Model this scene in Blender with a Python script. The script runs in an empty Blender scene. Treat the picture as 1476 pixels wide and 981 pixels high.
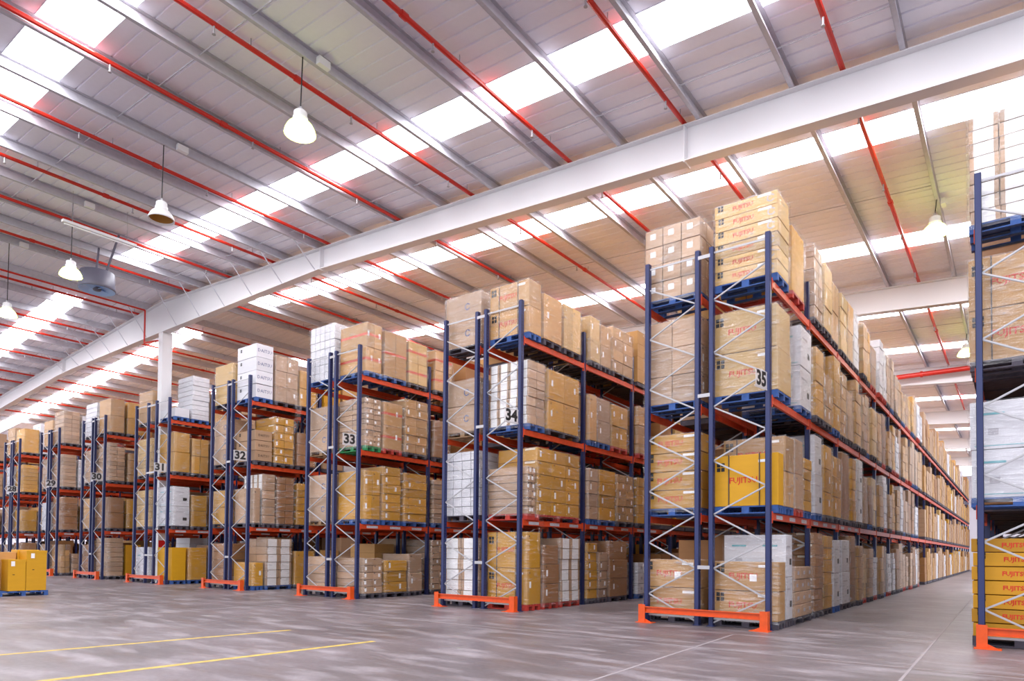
import bpy, math, random
from mathutils import Matrix, Vector
scene = bpy.context.scene
COL = scene.collection
# ------------------------------------------------------------------ camera
D, CAMH, YAW, PITCH, ROLL, FPX, CY = 12.443, 1.386, math.radians(37.264), math.radians(1.46), math.radians(0.521), 957.184, 770.463
fw = Vector((-math.sin(YAW)*math.cos(PITCH), math.cos(YAW)*math.cos(PITCH), math.sin(PITCH)))
rt0 = Vector((math.cos(YAW), math.sin(YAW), 0)); up0 = rt0.cross(fw)
rt = rt0*math.cos(ROLL) + up0*math.sin(ROLL); up = up0*math.cos(ROLL) - rt0*math.sin(ROLL)
cam = bpy.data.cameras.new('camera'); cam.sensor_fit = 'HORIZONTAL'; cam.sensor_width = 36
cam.lens = FPX/1476*36; cam.shift_y = (CY-490.5)/1476; cam.clip_start = .1; cam.clip_end = 500
co = bpy.data.objects.new('camera', cam); COL.objects.link(co)
co.matrix_world = Matrix(((rt.x, up.x, -fw.x, 0), (rt.y, up.y, -fw.y, -D), (rt.z, up.z, -fw.z, CAMH), (0, 0, 0, 1)))
scene.camera = co
# ------------------------------------------------------------------ light
SKY = 11.5            # daylight coming down through the roof lights
w = bpy.data.worlds.new('daylight'); scene.world = w; w.use_nodes = True
w.node_tree.nodes['Background'].inputs[0].default_value = (.86, .91, 1, 1)
w.node_tree.nodes['Background'].inputs[1].default_value = 1.4
vs = scene.view_settings; vs.view_transform = 'Standard'; vs.look = 'None'; vs.gamma = 1; vs.use_curve_mapping = False
vs.exposure = 0.42
scene.cycles.max_bounces = 8; scene.cycles.diffuse_bounces = 5; scene.cycles.transparent_max_bounces = 12
scene.cycles.caustics_reflective = False; scene.cycles.caustics_refractive = False

# ------------------------------------------------------------------ materials
def lin(c):
    return tuple(((v/255)/12.92 if v/255 <= .04045 else ((v/255+.055)/1.055)**2.4) for v in c) + (1,)
class NT:
    def __init__(s, name):
        s.m = bpy.data.materials.new(name); s.m.use_nodes = True; s.t = s.m.node_tree; s.b = s.t.nodes['Principled BSDF']
    def n(s, t, **kw):
        o = s.t.nodes.new(t)
        for k, v in kw.items(): setattr(o, k, v)
        return o
    def l(s, a, b): s.t.links.new(a, b)
    def noise(s, scale, vec=None, detail=3, mapscale=None, coord='Object'):
        n = s.n('ShaderNodeTexNoise'); n.inputs['Scale'].default_value = scale; n.inputs['Detail'].default_value = detail
        if vec is None:
            vec = s.n('ShaderNodeTexCoord').outputs[coord]
        if mapscale:
            mp = s.n('ShaderNodeMapping'); mp.inputs['Scale'].default_value = mapscale; s.l(vec, mp.inputs['Vector']); vec = mp.outputs[0]
        s.l(vec, n.inputs['Vector']); return n.outputs['Fac']
    def ramp(s, fac, a, ca, b, cb):
        r = s.n('ShaderNodeValToRGB'); e = r.color_ramp.elements
        e[0].position = a; e[0].color = ca; e[1].position = b; e[1].color = cb; s.l(fac, r.inputs[0]); return r.outputs[0]
    def mix(s, fac, a, b, mode='MIX'):
        m = s.n('ShaderNodeMix', data_type='RGBA', blend_type=mode)
        for sock, v in ((m.inputs[0], fac), (m.inputs[6], a), (m.inputs[7], b)):
            if hasattr(v, 'is_output'): s.l(v, sock)
            else: sock.default_value = v
        return m.outputs[2]
    def bump(s, h, strength, dist=.01):
        b = s.n('ShaderNodeBump'); b.inputs['Strength'].default_value = strength; b.inputs['Distance'].default_value = dist
        s.l(h, b.inputs['Height']); s.l(b.outputs[0], s.b.inputs['Normal'])
def flat(name, c, rough=.5, metal=0, noise=0, emit=0, spec=.5):
    k = NT(name); k.b.inputs['Roughness'].default_value = rough; k.b.inputs['Metallic'].default_value = metal
    k.b.inputs['Specular IOR Level'].default_value = spec
    col = lin(c); k.b.inputs['Base Color'].default_value = col
    if noise:
        f = k.noise(9, detail=4); dark = tuple(v*(1-noise) for v in col[:3])+(1,)
        k.l(k.ramp(f, .35, dark, .65, col), k.b.inputs['Base Color'])
    if emit:
        k.b.inputs['Emission Color'].default_value = col; k.b.inputs['Emission Strength'].default_value = emit
    return k.m
def carton_mat(name, c, var=.1, sat=1):
    k = NT(name); col = tuple(v*.86 for v in lin(c)[:3])+(1,); inf = k.n('ShaderNodeObjectInfo')
    dark = tuple(v*(1-2.2*var) for v in col[:3])+(1,); lite = tuple(min(1, v*(1+var)) for v in col[:3])+(1,)
    base = k.ramp(inf.outputs['Random'], 0, dark, 1, lite)
    f = k.noise(3.0, mapscale=(1, 1, 5), detail=4)
    base = k.mix(.10, base, k.ramp(f, .3, (.45, .4, .35, 1), .7, (1, 1, 1, 1)), 'MULTIPLY')
    k.l(base, k.b.inputs['Base Color']); k.b.inputs['Roughness'].default_value = .62
    k.bump(k.noise(40, mapscale=(1, 1, .3)), .12, .004)
    return k.m
M = {}
M['kraft'] = carton_mat('kraft_cardboard', (206, 156, 92), .13); M['gold'] = carton_mat('golden_cardboard', (214, 154, 20), .11)
M['tan'] = carton_mat('tan_cardboard', (198, 160, 126), .12); M['brown'] = carton_mat('brown_cardboard', (168, 116, 66), .1)
M['white'] = carton_mat('white_cardboard', (232, 231, 238), .04); M['cream'] = carton_mat('pale_cardboard', (224, 182, 112), .11)
M['yellow'] = carton_mat('yellow_cardboard', (226, 166, 14), .04)
M['orange'] = flat('orange_paint', (224, 84, 22), .4, 0, .12); M['navy'] = flat('navy_paint', (34, 42, 86), .4)
M['beam'] = flat('orange_red_beam_paint', (214, 74, 34), .45, 0, .15)
M['galv'] = flat('galvanised_brace', (180, 178, 182), .45, .3)
M['purlin'] = flat('galvanised_purlin', (200, 198, 206), .5, .12, .08)
M['white_steel'] = flat('white_painted_steel', (226, 224, 226), .45)
M['red'] = flat('red_pipe_paint', (205, 40, 22), .38); M['dark'] = flat('dark_rubber', (28, 27, 30), .6)
M['ink'] = flat('black_ink', (22, 20, 22), .6); M['redink'] = flat('red_ink', (200, 44, 14), .6); M['blueink'] = flat('blue_ink', (70, 84, 130), .6)
M['greyink'] = flat('grey_ink', (176, 172, 180), .6); M['tealink'] = flat('teal_ink', (110, 178, 188), .6)
M['paper'] = flat('white_paper', (240, 238, 238), .6); M['redtape'] = flat('red_tape', (206, 78, 48), .4); M['tape'] = flat('pale_tape', (240, 226, 200), .35)
M['strap'] = flat('dark_strap', (60, 46, 40), .45)
M['pal_blue'] = flat('blue_pallet_wood', (54, 92, 160), .7, 0, .3); M['pal_wood'] = flat('bare_pallet_wood', (150, 118, 84), .75, 0, .3)
M['pal_red'] = flat('red_pallet_wood', (190, 58, 46), .7, 0, .25); M['pal_green'] = flat('green_pallet_wood', (46, 140, 84), .7, 0, .25)
M['pal_grey'] = flat('dark_pallet_wood', (78, 72, 84), .75, 0, .3)
M['sheet'] = flat('white_roof_sheet', (248, 247, 255), .5, 0, .02); M['wallp'] = flat('white_wall_panel', (226, 222, 232), .55)
M['yline'] = flat('worn_yellow_paint', (208, 178, 88), .6, 0, .3); M['joint'] = flat('pale_joint_filler', (150, 141, 145), .6)
M['enamel'] = flat('white_enamel', (236, 236, 236), .35); M['bulb'] = flat('lit_lamp_glass', (248, 255, 190), .4, 0, 0, 30); M['glowshade'] = flat('glowing_prismatic_shade', (236, 255, 120), .4, 0, 0, 5)
M['amber'] = flat('unlit_amber_reflector', (170, 118, 40), .4, .3); M['greydrum'] = flat('grey_drum', (92, 90, 106), .5); M['blueglow'] = flat('blue_fan_bowl', (176, 212, 255), .35)
M['signred'] = flat('red_sign', (208, 24, 28), .45); M['tube'] = flat('white_tube', (245, 245, 250), .3)
# barcode strip on the beams
k = NT('printed_location_strip'); f = k.n('ShaderNodeTexWave', wave_type='BANDS'); f.inputs['Scale'].default_value = 26; f.inputs['Distortion'].default_value = 6; f.bands_direction = 'Y'
k.l(k.n('ShaderNodeTexCoord').outputs['Object'], f.inputs[0]); k.l(k.ramp(f.outputs['Fac'], .22, lin((70, 70, 90)), .4, lin((236, 232, 238))), k.b.inputs['Base Color']); M['strip'] = k.m
# roof light: daylight diffused by a translucent sheet
k = NT('daylit_translucent_sheet'); k.b.inputs['Base Color'].default_value = (.9, .92, .95, 1); k.b.inputs['Emission Color'].default_value = (.95, .955, 1, 1); k.b.inputs['Emission Strength'].default_value = SKY; M['skylight'] = k.m
# upright with two rows of holes
k = NT('perforated_navy_upright'); tc = k.n('ShaderNodeTexCoord'); sp = k.n('ShaderNodeSeparateXYZ'); k.l(tc.outputs['Object'], sp.inputs[0])
def mth(op, a, b=None):
    n = k.n('ShaderNodeMath', operation=op)
    for i, v in enumerate((a, b)):
        if v is None: continue
        if hasattr(v, 'is_output'): k.l(v, n.inputs[i])
        else: n.inputs[i].default_value = v
    return n.outputs[0]
zz = mth('ABSOLUTE', mth('SUBTRACT', mth('FRACT', mth('DIVIDE', sp.outputs[2], .075)), .5))
yy = mth('ABSOLUTE', mth('SUBTRACT', mth('ABSOLUTE', sp.outputs[1]), .022))
hole = mth('MULTIPLY', mth('LESS_THAN', zz, .2), mth('LESS_THAN', yy, .009))
k.l(k.mix(hole, lin((36, 45, 92)), lin((10, 12, 22))), k.b.inputs['Base Color']); k.b.inputs['Roughness'].default_value = .42; M['upright'] = k.m
# concrete floor
k = NT('polished_concrete'); tcw = k.n('ShaderNodeTexCoord').outputs['Object']
a = k.noise(.35, tcw, 6); b_ = k.noise(2.6, tcw, 10, (.35, 1, 1)); c_ = k.noise(14, tcw, 5)
base = k.ramp(a, .35, lin((98, 90, 93)), .65, lin((128, 119, 124)))
base = k.mix(k.ramp(b_, .5, (0, 0, 0, 1), .72, (.62, .62, .62, 1)), base, lin((176, 168, 175)))
br = k.noise(2.2, tcw, 9, (.3, 1.3, 1)); base = k.mix(k.ramp(br, .55, (0, 0, 0, 1), .75, (.55, .55, .55, 1)), base, lin((112, 92, 84)))
base = k.mix(.5, base, k.ramp(c_, .3, (.55, .52, .52, 1), .7, (1, 1, 1, 1)), 'MULTIPLY')
k.l(base, k.b.inputs['Base Color']); k.l(k.ramp(b_, .3, (.3, .3, .3, 1), .7, (.48, .48, .48, 1)), k.b.inputs['Roughness']); k.bump(c_, .06, .01); M['floor'] = k.m
# stretch film
k = NT('stretch_film'); gc = k.n('ShaderNodeTexCoord').outputs['Object']; inf = k.n('ShaderNodeObjectInfo')
va = k.n('ShaderNodeVectorMath', operation='ADD'); k.l(gc, va.inputs[0]); k.l(inf.outputs['Location'], va.inputs[1])
s1 = k.noise(3.2, va.outputs[0], 4, (1, 1, 6)); s2 = k.noise(1.3, va.outputs[0], 3, (2, 2, 1))
al = k.n('ShaderNodeMath', operation='MULTIPLY'); k.l(k.ramp(s1, .54, (.02, .02, .02, 1), .82, (.55, .55, .55, 1)), al.inputs[0]); k.l(k.ramp(s2, .3, (.35, .35, .35, 1), .75, (1, 1, 1, 1)), al.inputs[1])
out = k.t.nodes['Material Output']; k.t.nodes.remove(k.b)
bp = k.n('ShaderNodeBump'); bp.inputs['Strength'].default_value = .9; bp.inputs['Distance'].default_value = .05; k.l(s1, bp.inputs['Height'])
tr = k.n('ShaderNodeBsdfTransparent'); gl = k.n('ShaderNodeBsdfGlossy'); gl.inputs['Roughness'].default_value = .2; k.l(bp.outputs[0], gl.inputs['Normal'])
di = k.n('ShaderNodeBsdfDiffuse'); di.inputs[0].default_value = (.92, .91, .95, 1); k.l(bp.outputs[0], di.inputs['Normal'])
m1 = k.n('ShaderNodeMixShader'); m1.inputs[0].default_value = .1; k.l(tr.outputs[0], m1.inputs[1]); k.l(gl.outputs[0], m1.inputs[2])
m2 = k.n('ShaderNodeMixShader'); k.l(al.outputs[0], m2.inputs[0]); k.l(m1.outputs[0], m2.inputs[1]); k.l(di.outputs[0], m2.inputs[2]); k.l(m2.outputs[0], out.inputs[0])
M['film'] = k.m
# sign plate: frosted, lets the frame show through
k = NT('frosted_sign_plate'); k.b.inputs['Base Color'].default_value = lin((226, 224, 226)); k.b.inputs['Alpha'].default_value = .4; M['plate'] = k.m

# ------------------------------------------------------------------ mesh helpers
class MB:
    def __init__(s): s.v = []; s.f = []; s.mi = []
    def quadbox(s, pts, mi=0):
        n = len(s.v); s.v += pts
        for q in ((0, 3, 2, 1), (4, 5, 6, 7), (0, 1, 5, 4), (1, 2, 6, 5), (2, 3, 7, 6), (3, 0, 4, 7)):
            s.f.append(tuple(n+i for i in q)); s.mi.append(mi)
    def box(s, x0, x1, y0, y1, z0, z1, mi=0):
        s.quadbox([(x0, y0, z0), (x1, y0, z0), (x1, y1, z0), (x0, y1, z0), (x0, y0, z1), (x1, y0, z1), (x1, y1, z1), (x0, y1, z1)], mi); return s
    def bar(s, p, q, w, h, ref=(0, 1, 0)):
        p = Vector(p); q = Vector(q); d = (q-p).normalized(); a = Vector(ref); a = (a-d*a.dot(d)).normalized(); b = d.cross(a)
        a *= w/2; b *= h/2
        s.quadbox([tuple(v) for v in (p-a-b, p+a-b, p+a+b, p-a+b, q-a-b, q+a-b, q+a+b, q-a+b)]); return s
    def tube(s, p, q, r, n=8, r2=None):
        p = Vector(p); q = Vector(q); d = (q-p).normalized(); a = d.orthogonal().normalized(); b = d.cross(a); r2 = r if r2 is None else r2
        o = len(s.v)
        for c, rr in ((p, r), (q, r2)):
            for i in range(n):
                t = 2*math.pi*i/n; s.v.append(tuple(c+(a*math.cos(t)+b*math.sin(t))*rr))
        for i in range(n): s.f.append((o+i, o+(i+1) % n, o+n+(i+1) % n, o+n+i)); s.mi.append(0)
        s.f.append(tuple(o+i for i in reversed(range(n)))); s.f.append(tuple(o+n+i for i in range(n))); s.mi += [0, 0]; return s
    def lathe(s, prof, n=20):
        o = len(s.v)
        for r, z in prof:
            for i in range(n): t = 2*math.pi*i/n; s.v.append((r*math.cos(t), r*math.sin(t), z))
        for j in range(len(prof)-1):
            for i in range(n): s.f.append((o+j*n+i, o+j*n+(i+1) % n, o+(j+1)*n+(i+1) % n, o+(j+1)*n+i)); s.mi.append(0)
        return s
    def prism(s, poly, axis, a0, a1):
        # poly: 2-D outline, extruded along axis (0: x with (y,z); 1: y with (x,z))
        n = len(poly); o = len(s.v)
        for a in (a0, a1):
            for p in poly: s.v.append((a, p[0], p[1]) if axis == 0 else (p[0], a, p[1]))
        for i in range(n): s.f.append((o+i, o+(i+1) % n, o+n+(i+1) % n, o+n+i)); s.mi.append(0)
        s.f.append(tuple(o+i for i in reversed(range(n)))); s.f.append(tuple(o+n+i for i in range(n))); s.mi += [0, 0]; return s
    def mesh(s, name, mats, smooth=False):
        m = bpy.data.meshes.new(name); m.from_pydata(s.v, [], s.f)
        if not isinstance(mats, (list, tuple)): mats = [mats]
        for x in mats: m.materials.append(x)
        if len(mats) > 1: m.polygons.foreach_set('material_index', s.mi)
        if smooth: m.polygons.foreach_set('use_smooth', [True]*len(s.f))
        m.update(); return m
def put(name, mesh, parent=None, loc=(0, 0, 0), rot=None, label=None, cat=None, group=None, kind=None):
    o = bpy.data.objects.new(name, mesh); COL.objects.link(o); o.location = loc
    if rot: o.rotation_euler = rot
    if parent: o.parent = parent
    if label: o['label'] = label
    if cat: o['category'] = cat
    if group: o['group'] = group
    if kind: o['kind'] = kind
    return o
R90 = math.pi/2
CACHE = {}
def cached(key, fn):
    if key not in CACHE: CACHE[key] = fn()
    return CACHE[key]
def carton_mesh(sx, sy, sz, mat):
    sx, sy, sz = round(sx, 2), round(sy, 2), round(sz, 3)
    def mk():
        b = MB(); c = .006; X, Y = sx/2, sy/2
        # chamfered box, origin at the centre of its underside
        pts = []
        for z in (0, sz):
            zi = c if z == 0 else sz-c
            for (x, y) in ((-X, -Y), (X, -Y), (X, Y), (-X, Y)):
                ix, iy = (x+c if x < 0 else x-c), (y+c if y < 0 else y-c)
                pts += [(ix, iy, z), (x, iy, zi), (ix, y, zi)]
        b.v = pts
        q = lambda lv, k, t: lv*12+(k % 4)*3+t
        F = [(q(0, 3, 0), q(0, 2, 0), q(0, 1, 0), q(0, 0, 0)), (q(1, 0, 0), q(1, 1, 0), q(1, 2, 0), q(1, 3, 0))]
        side = {0: 2, 1: 1, 2: 2, 3: 1}
        for kk in range(4):
            t = side[kk]; F.append((q(0, kk, t), q(0, kk+1, t), q(1, kk+1, t), q(1, kk, t)))
            F.append((q(0, kk, 0), q(0, kk+1, 0), q(0, kk+1, t), q(0, kk, t))); F.append((q(1, kk, t), q(1, kk+1, t), q(1, kk+1, 0), q(1, kk, 0)))
            o = 3-t; F.append((q(0, kk+1, t), q(0, kk+1, o), q(1, kk+1, o), q(1, kk+1, t)))
        for kk in range(4):
            F.append((q(0, kk, 0), q(0, kk, 1), q(0, kk, 2))); F.append((q(1, kk, 0), q(1, kk, 2), q(1, kk, 1)))
        b.f = F; m = b.mesh('carton', M[mat])
        import bmesh
        bm = bmesh.new(); bm.from_mesh(m); bmesh.ops.recalc_face_normals(bm, faces=bm.faces); bm.to_mesh(m); bm.free(); return m
    return cached(('carton', sx, sy, sz, mat), mk)
def pallet_mesh(sx, sy, mat):
    sx, sy = round(sx, 1), round(sy, 1)
    def mk():
        b = MB(); X, Y = sx/2, sy/2
        n = 5 if sy < 1.3 else 8
        for i in range(n):
            w_ = sy/n*.8; yc = -Y+w_/2+(sy-w_)*i/(n-1); b.box(-X, X, yc-w_/2, yc+w_/2, .122, .144)
        for y in (-Y+.05, 0, Y-.05):
            b.box(-X, X, y-.05, y+.05, 0, .022)
            for x in (-X+.07, 0, X-.07): b.box(x-.07, x+.07, y-.05, y+.05, .022, .1)
        for x in (-X+.07, 0, X-.07): b.box(x-.07, x+.07, -Y, Y, .1, .122)
        return b.mesh('pallet', M[mat])
    return cached(('pallet', sx, sy, mat), mk)
def film_mesh(sx, sy, sz, var):
    sx, sy, sz = round(sx, 1), round(sy, 1), round(sz, 1)
    def mk():
        rnd = random.Random(int(sx*70+sy*1300+sz*17000)+var*7); b = MB(); X, Y = sx/2, sy/2; per = []
        nx, ny, nz = max(3, int(sx/.14)), max(3, int(sy/.14)), max(4, int(sz/.1))
        for i in range(nx): per.append((-X+sx*i/nx, -Y))
        for i in range(ny): per.append((X, -Y+sy*i/ny))
        for i in range(nx): per.append((X-sx*i/nx, Y))
        for i in range(ny): per.append((-X, Y-sy*i/ny))
        n = len(per)
        for j in range(nz+1):
            band = rnd.uniform(0, .006)
            for (x, y) in per:
                e = .003+band+rnd.uniform(0, .018); l = math.hypot(x, y)
                b.v.append((x+(e if abs(x) >= X-1e-6 else 0)*(1 if x > 0 else -1), y+(e if abs(y) >= Y-1e-6 else 0)*(1 if y > 0 else -1), sz*j/nz))
        for j in range(nz):
            for i in range(n): b.f.append((j*n+i, j*n+(i+1) % n, (j+1)*n+(i+1) % n, (j+1)*n+i)); b.mi.append(0)
        return b.mesh('stretch_wrap', M['film'], True)
    return cached(('film', sx, sy, sz, var), mk), (sx, sy, sz)
def text_mesh(txt, size, mat, shear=0, space=1, res=1, thick=0):
    def mk():
        c = bpy.data.curves.new('txt', 'FONT'); c.body = txt; c.size = size; c.align_x = 'CENTER'; c.align_y = 'CENTER'; c.resolution_u = res
        c.shear = shear; c.space_character = space; c.offset = thick; c.extrude = .001
        o = bpy.data.objects.new('txt', c); COL.objects.link(o); dg = bpy.context.evaluated_depsgraph_get()
        m = bpy.data.meshes.new_from_object(o.evaluated_get(dg)); bpy.data.objects.remove(o); bpy.data.curves.remove(c)
        m.materials.clear(); m.materials.append(M[mat]); return m
    return cached(('text', txt, size, mat, shear, space), mk)
def plate_mesh(wd, hg, mat, t=.002):
    # thin plate in the local XY plane, facing +Z
    return cached(('plate', round(wd, 3), round(hg, 3), mat), lambda: MB().box(-wd/2, wd/2, -hg/2, hg/2, 0, t).mesh('plate', M[mat]))
def face_rot(face): return (R90, 0, 0) if face == 'f' else (R90, 0, R90)
def stick(name, mesh, carton, dims, face, u, v):
    """attach flat print to the front (-Y) or aisle (+X) face of a carton; u, v in 0..1"""
    sx, sy, sz = dims
    loc = ((u-.5)*sx, -sy/2-.0015, v*sz) if face == 'f' else (sx/2+.0015, (u-.5)*sy, v*sz)
    return put(name, mesh, carton, loc, face_rot(face))
def sym_mesh(s):
    def mk():
        b = MB(); 
        for i in range(2):
            for j in range(2): b.box((i-1)*s*.52+s*.04, (i-1)*s*.52+s*.46, (j-1)*s*.56+s*.04, (j-1)*s*.56+s*.5, 0, .002)
        return b.mesh('handling_symbols', M['ink'])
    return cached(('sym', round(s, 2)), mk)
def ring_mesh(r, mat):
    def mk():
        b = MB(); n = 20
        for i in range(n+1):
            t = 2*math.pi*(i/n)*.86+.45; b.v += [(r*math.cos(t), r*math.sin(t), .001), (r*.68*math.cos(t), r*.68*math.sin(t), .001)]
        for i in range(n): b.f.append((2*i, 2*i+2, 2*i+3, 2*i+1)); b.mi.append(0)
        m = b.mesh('round_mark', M[mat]); m.flip_normals(); return m
    return cached(('ring', r, mat), mk)

# ------------------------------------------------------------------ structure: floor, walls
fl = put('floor', MB().box(-90, 25, -40, 68, -.3, 0).mesh('floor', M['floor']), label='worn grey concrete floor with pale scuffs', kind='structure')
def strip(name, x0, y0, x1, y1, wd, mat, z=.002):
    put(name, MB().bar((x0, y0, z-.001), (x1, y1, z-.001), wd, .002, (1, 0, 0)).mesh(name, M[mat]), fl)
strip('yellow_line', -10.46, -9.9, -10.0, -5.6, .10, 'yline'); strip('yellow_line', -8.1, -10.4, -7.84, -5.6, .11, 'yline')
strip('floor_joint', -3.45, -11.5, -3.9, -1.0, .035, 'joint'); strip('floor_joint', -1.0, -9, -1.62, 64, .03, 'joint')
strip('floor_joint', -46, -3.1, 1.5, -2.9, .03, 'joint'); strip('floor_joint', -14.6, -12, -14.9, -.6, .03, 'joint')
wb = put('wall_back', MB().box(-84, 14, 66.1, 66.4, 0, 9.2).mesh('wall_back', M['wallp']), label='far end wall of white horizontal cladding panels', kind='structure')
for i in range(9): put('cladding_panel', cached('clad', lambda: MB().box(-84, 14, -.04, 0, .01, .99).mesh('cladding_panel', M['wallp'])), wb, (0, 66.1, i*1.0))
put('wall_left', MB().box(-84.3, -84, -14, 66, 0, 8.6).mesh('wall_left', M['wallp']), label='white side wall far behind the racks', kind='structure')

# ------------------------------------------------------------------ roof
XR, ZR, SL = -27.7, 11.48, .061
def ztop(x): return ZR-SL*abs(x-XR)              # top of the portal beams
XE_R, XE_L, ROOF0 = 14.0, -84.0, .26
ceil = put('ceiling', None, None, (XR, 0, 0), label='gently pitched white sheet-metal roof with roof lights', kind='structure')
def cput(name, mesh, loc=(0, 0, 0), rot=None, parent=ceil):
    return put(name, mesh, parent, (loc[0]-XR, loc[1], loc[2]) if parent is ceil else loc, rot)
def sheet_mesh(sg, wd, x0, x1, mat, ribs=True):
    """underside of one roof sheet: flat pans with raised narrow troughs, running down the slope"""
    def mk():
        b = MB(); n = max(1, round(wd/.333)) if ribs else 1; p = wd/n; prof = []
        for i in range(n):
            y = i*p; prof += [(y, .0), (y+p-.05, .0), (y+p-.04, .028), (y+p-.01, .028)]
        prof.append((wd, 0))
        if not ribs: prof = [(0, .01), (wd, .01)]
        for x in (x0, x1):
            z = ZR+ROOF0-SL*abs(x)
            for (y, dz) in prof: b.v.append((x, y, z+dz))
        m = len(prof)
        for i in range(m-1): b.f.append((i, i+1, m+i+1, m+i) if sg > 0 else (i+1, i, m+i, m+i+1)); b.mi.append(0)
        me = b.mesh('roof_sheet', M[mat]); return me
    return cached(('sheet', sg, round(wd, 3), x0, x1, mat), mk)
LIGHTS_Y = [-20.2, -14.2, -7.92, -2.12, 2.95, 8.86, 15.1, 20.6, 26.0, 31.8, 37.4, 43.2, 48.8, 54.6, 60.2]
edges = [-25]
for c in LIGHTS_Y: edges += [c-.48, c+.48]
edges.append(66.2)
for side, x0, x1 in ((1, 0, XE_R-XR), (-1, 0, XE_L-XR)):
    xs = 2.6*side
    for i in range(len(edges)-1):
        a, b2 = edges[i], edges[i+1]
        if i % 2 == 0:
            n = max(1, round(b2-a)); wd = (b2-a)/n
            for j in range(n): put('roof_sheet', sheet_mesh(side, wd, x0, x1, 'sheet'), ceil, (0, a+j*wd, 0))
        else:
            put('roof_sheet', sheet_mesh(side, b2-a, 0, xs, 'sheet'), ceil, (0, a, 0))
            put('roof_light', sheet_mesh(side, b2-a, xs, x1, 'skylight', False), ceil, (0, a, 0))
FRAMES = [.35+11.4*i for i in range(-1, 6)]
# purlins: C-section, one length per bay
def purlin_mesh(L, flip):
    def mk():
        b = MB(); t = .012; s = -1 if flip else 1
        for (xa, xb, za, zb) in ((-.006, .006, 0, .25), (0, .075*s, 0, t), (0, .075*s, .25-t, .25), (.063*s, .075*s, t, .045)):
            b.box(min(xa, xb), max(xa, xb), 0, L, za, zb)
        return b.mesh('purlin', M['purlin'])
    return cached(('purlin', round(L, 2), flip), mk)
PX = []
x = -1.5
while x > XR+.4: PX.append(x); x -= 1.78
PXL = [XR-(p-XR) for p in PX]
PXR = [-1.5+1.78*i for i in range(1, 5)]
for i in range(len(FRAMES)):
    y0 = FRAMES[i]; y1 = FRAMES[i+1] if i+1 < len(FRAMES) else 66
    for p in PXR+PX+PXL:
        if i >= 3 and p < -9: continue
        if p < -72: continue
        cput('purlin', purlin_mesh(y1-y0, p < XR), (p, y0, ztop(p)+.005))
# sag rods between purlins
rod = cached('rod', lambda: MB().tube((0, 0, 0), (1.78, 0, -.109), .012, 5).mesh('sag_rod', M['purlin']))
rodl = cached('rodl', lambda: MB().tube((0, 0, 0), (-1.78, 0, -.109), .012, 5).mesh('sag_rod', M['purlin']))
for y in (-6.3, -.75, 1.6, 5.6, 17, 28):
    for p in PX[1:]:
        if y > 12 and p < -9: continue
        cput('sag_rod', rod, (p, y, ztop(p)+.13))
    if y < 12:
        for p in PXL[1:16]: cput('sag_rod', rodl, (p, y, ztop(p)+.13))
# portal beams: tapered / haunched I-section
def beam_mesh(xa, xb, full):
    def depth(x):
        d = abs(x-XR)
        if d < 11: return 1.28-.6*min(1, d/10.3)
        return .68+.10*min(1, (d-11)/15)
    def mk():
        b = MB(); n = 44; xs = [xa+(xb-xa)*i/n for i in range(n+1)]
        if xa < XR < xb: xs = sorted(set(xs+[XR]))
        for x, x2 in zip(xs, xs[1:]):
            t0, t1 = ztop(x), ztop(x2); d0, d1 = t0-depth(x), t1-depth(x2)
            def seg(yw, za0, zb0, za1, zb1):
                b.quadbox([(x, -yw, za0), (x2, -yw, za1), (x2, yw, za1), (x, yw, za0), (x, -yw, zb0), (x2, -yw, zb1), (x2, yw, zb1), (x, yw, zb0)])
            seg(.012, d0+.02, t0-.02, d1+.02, t1-.02); seg(.14, t0-.022, t0, t1-.022, t1); seg(.14, d0, d0+.022, d1, d1+.022)
        return b.mesh('portal_beam', M['white_steel'])
    return cached(('beam', xa, xb), mk), depth
for i, y in enumerate(FRAMES):
    if y < -5: continue
    me, dep = beam_mesh(-72, 13.9, True) if i < 3 else beam_mesh(-14, 13.9, True)
    bo = cput('portal_beam', me, (0, y, 0))
    for sx in (-5.32, -17.25, -38.1) if i < 3 else (-5.32,):
        h = dep(sx); put('stiffener_plate', MB().box(sx-.012, sx+.012, -.16, .16, ztop(sx)-h-.04, ztop(sx)-.02).mesh('stiffener_plate', M['white_steel']), bo, (0, 0, 0))
    if i < 3:
        for p in PX+PXL:
            if abs(p-XR) < 11.5 and y < 12:
                zb = ztop(p)-dep(p)+.02
                for sgn in (-1, 1):
                    put('fly_brace', MB().bar((p, sgn*.95, ztop(p)+.03), (p, sgn*.13, zb), .045, .012, (1, 0, 0)).mesh('fly_brace', M['purlin']), bo)
    bo.location.x += XR  # beam mesh is in world X
for o in [o for o in bpy.data.objects if o.name.startswith('portal_beam')]: o.location.x = -XR
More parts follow.
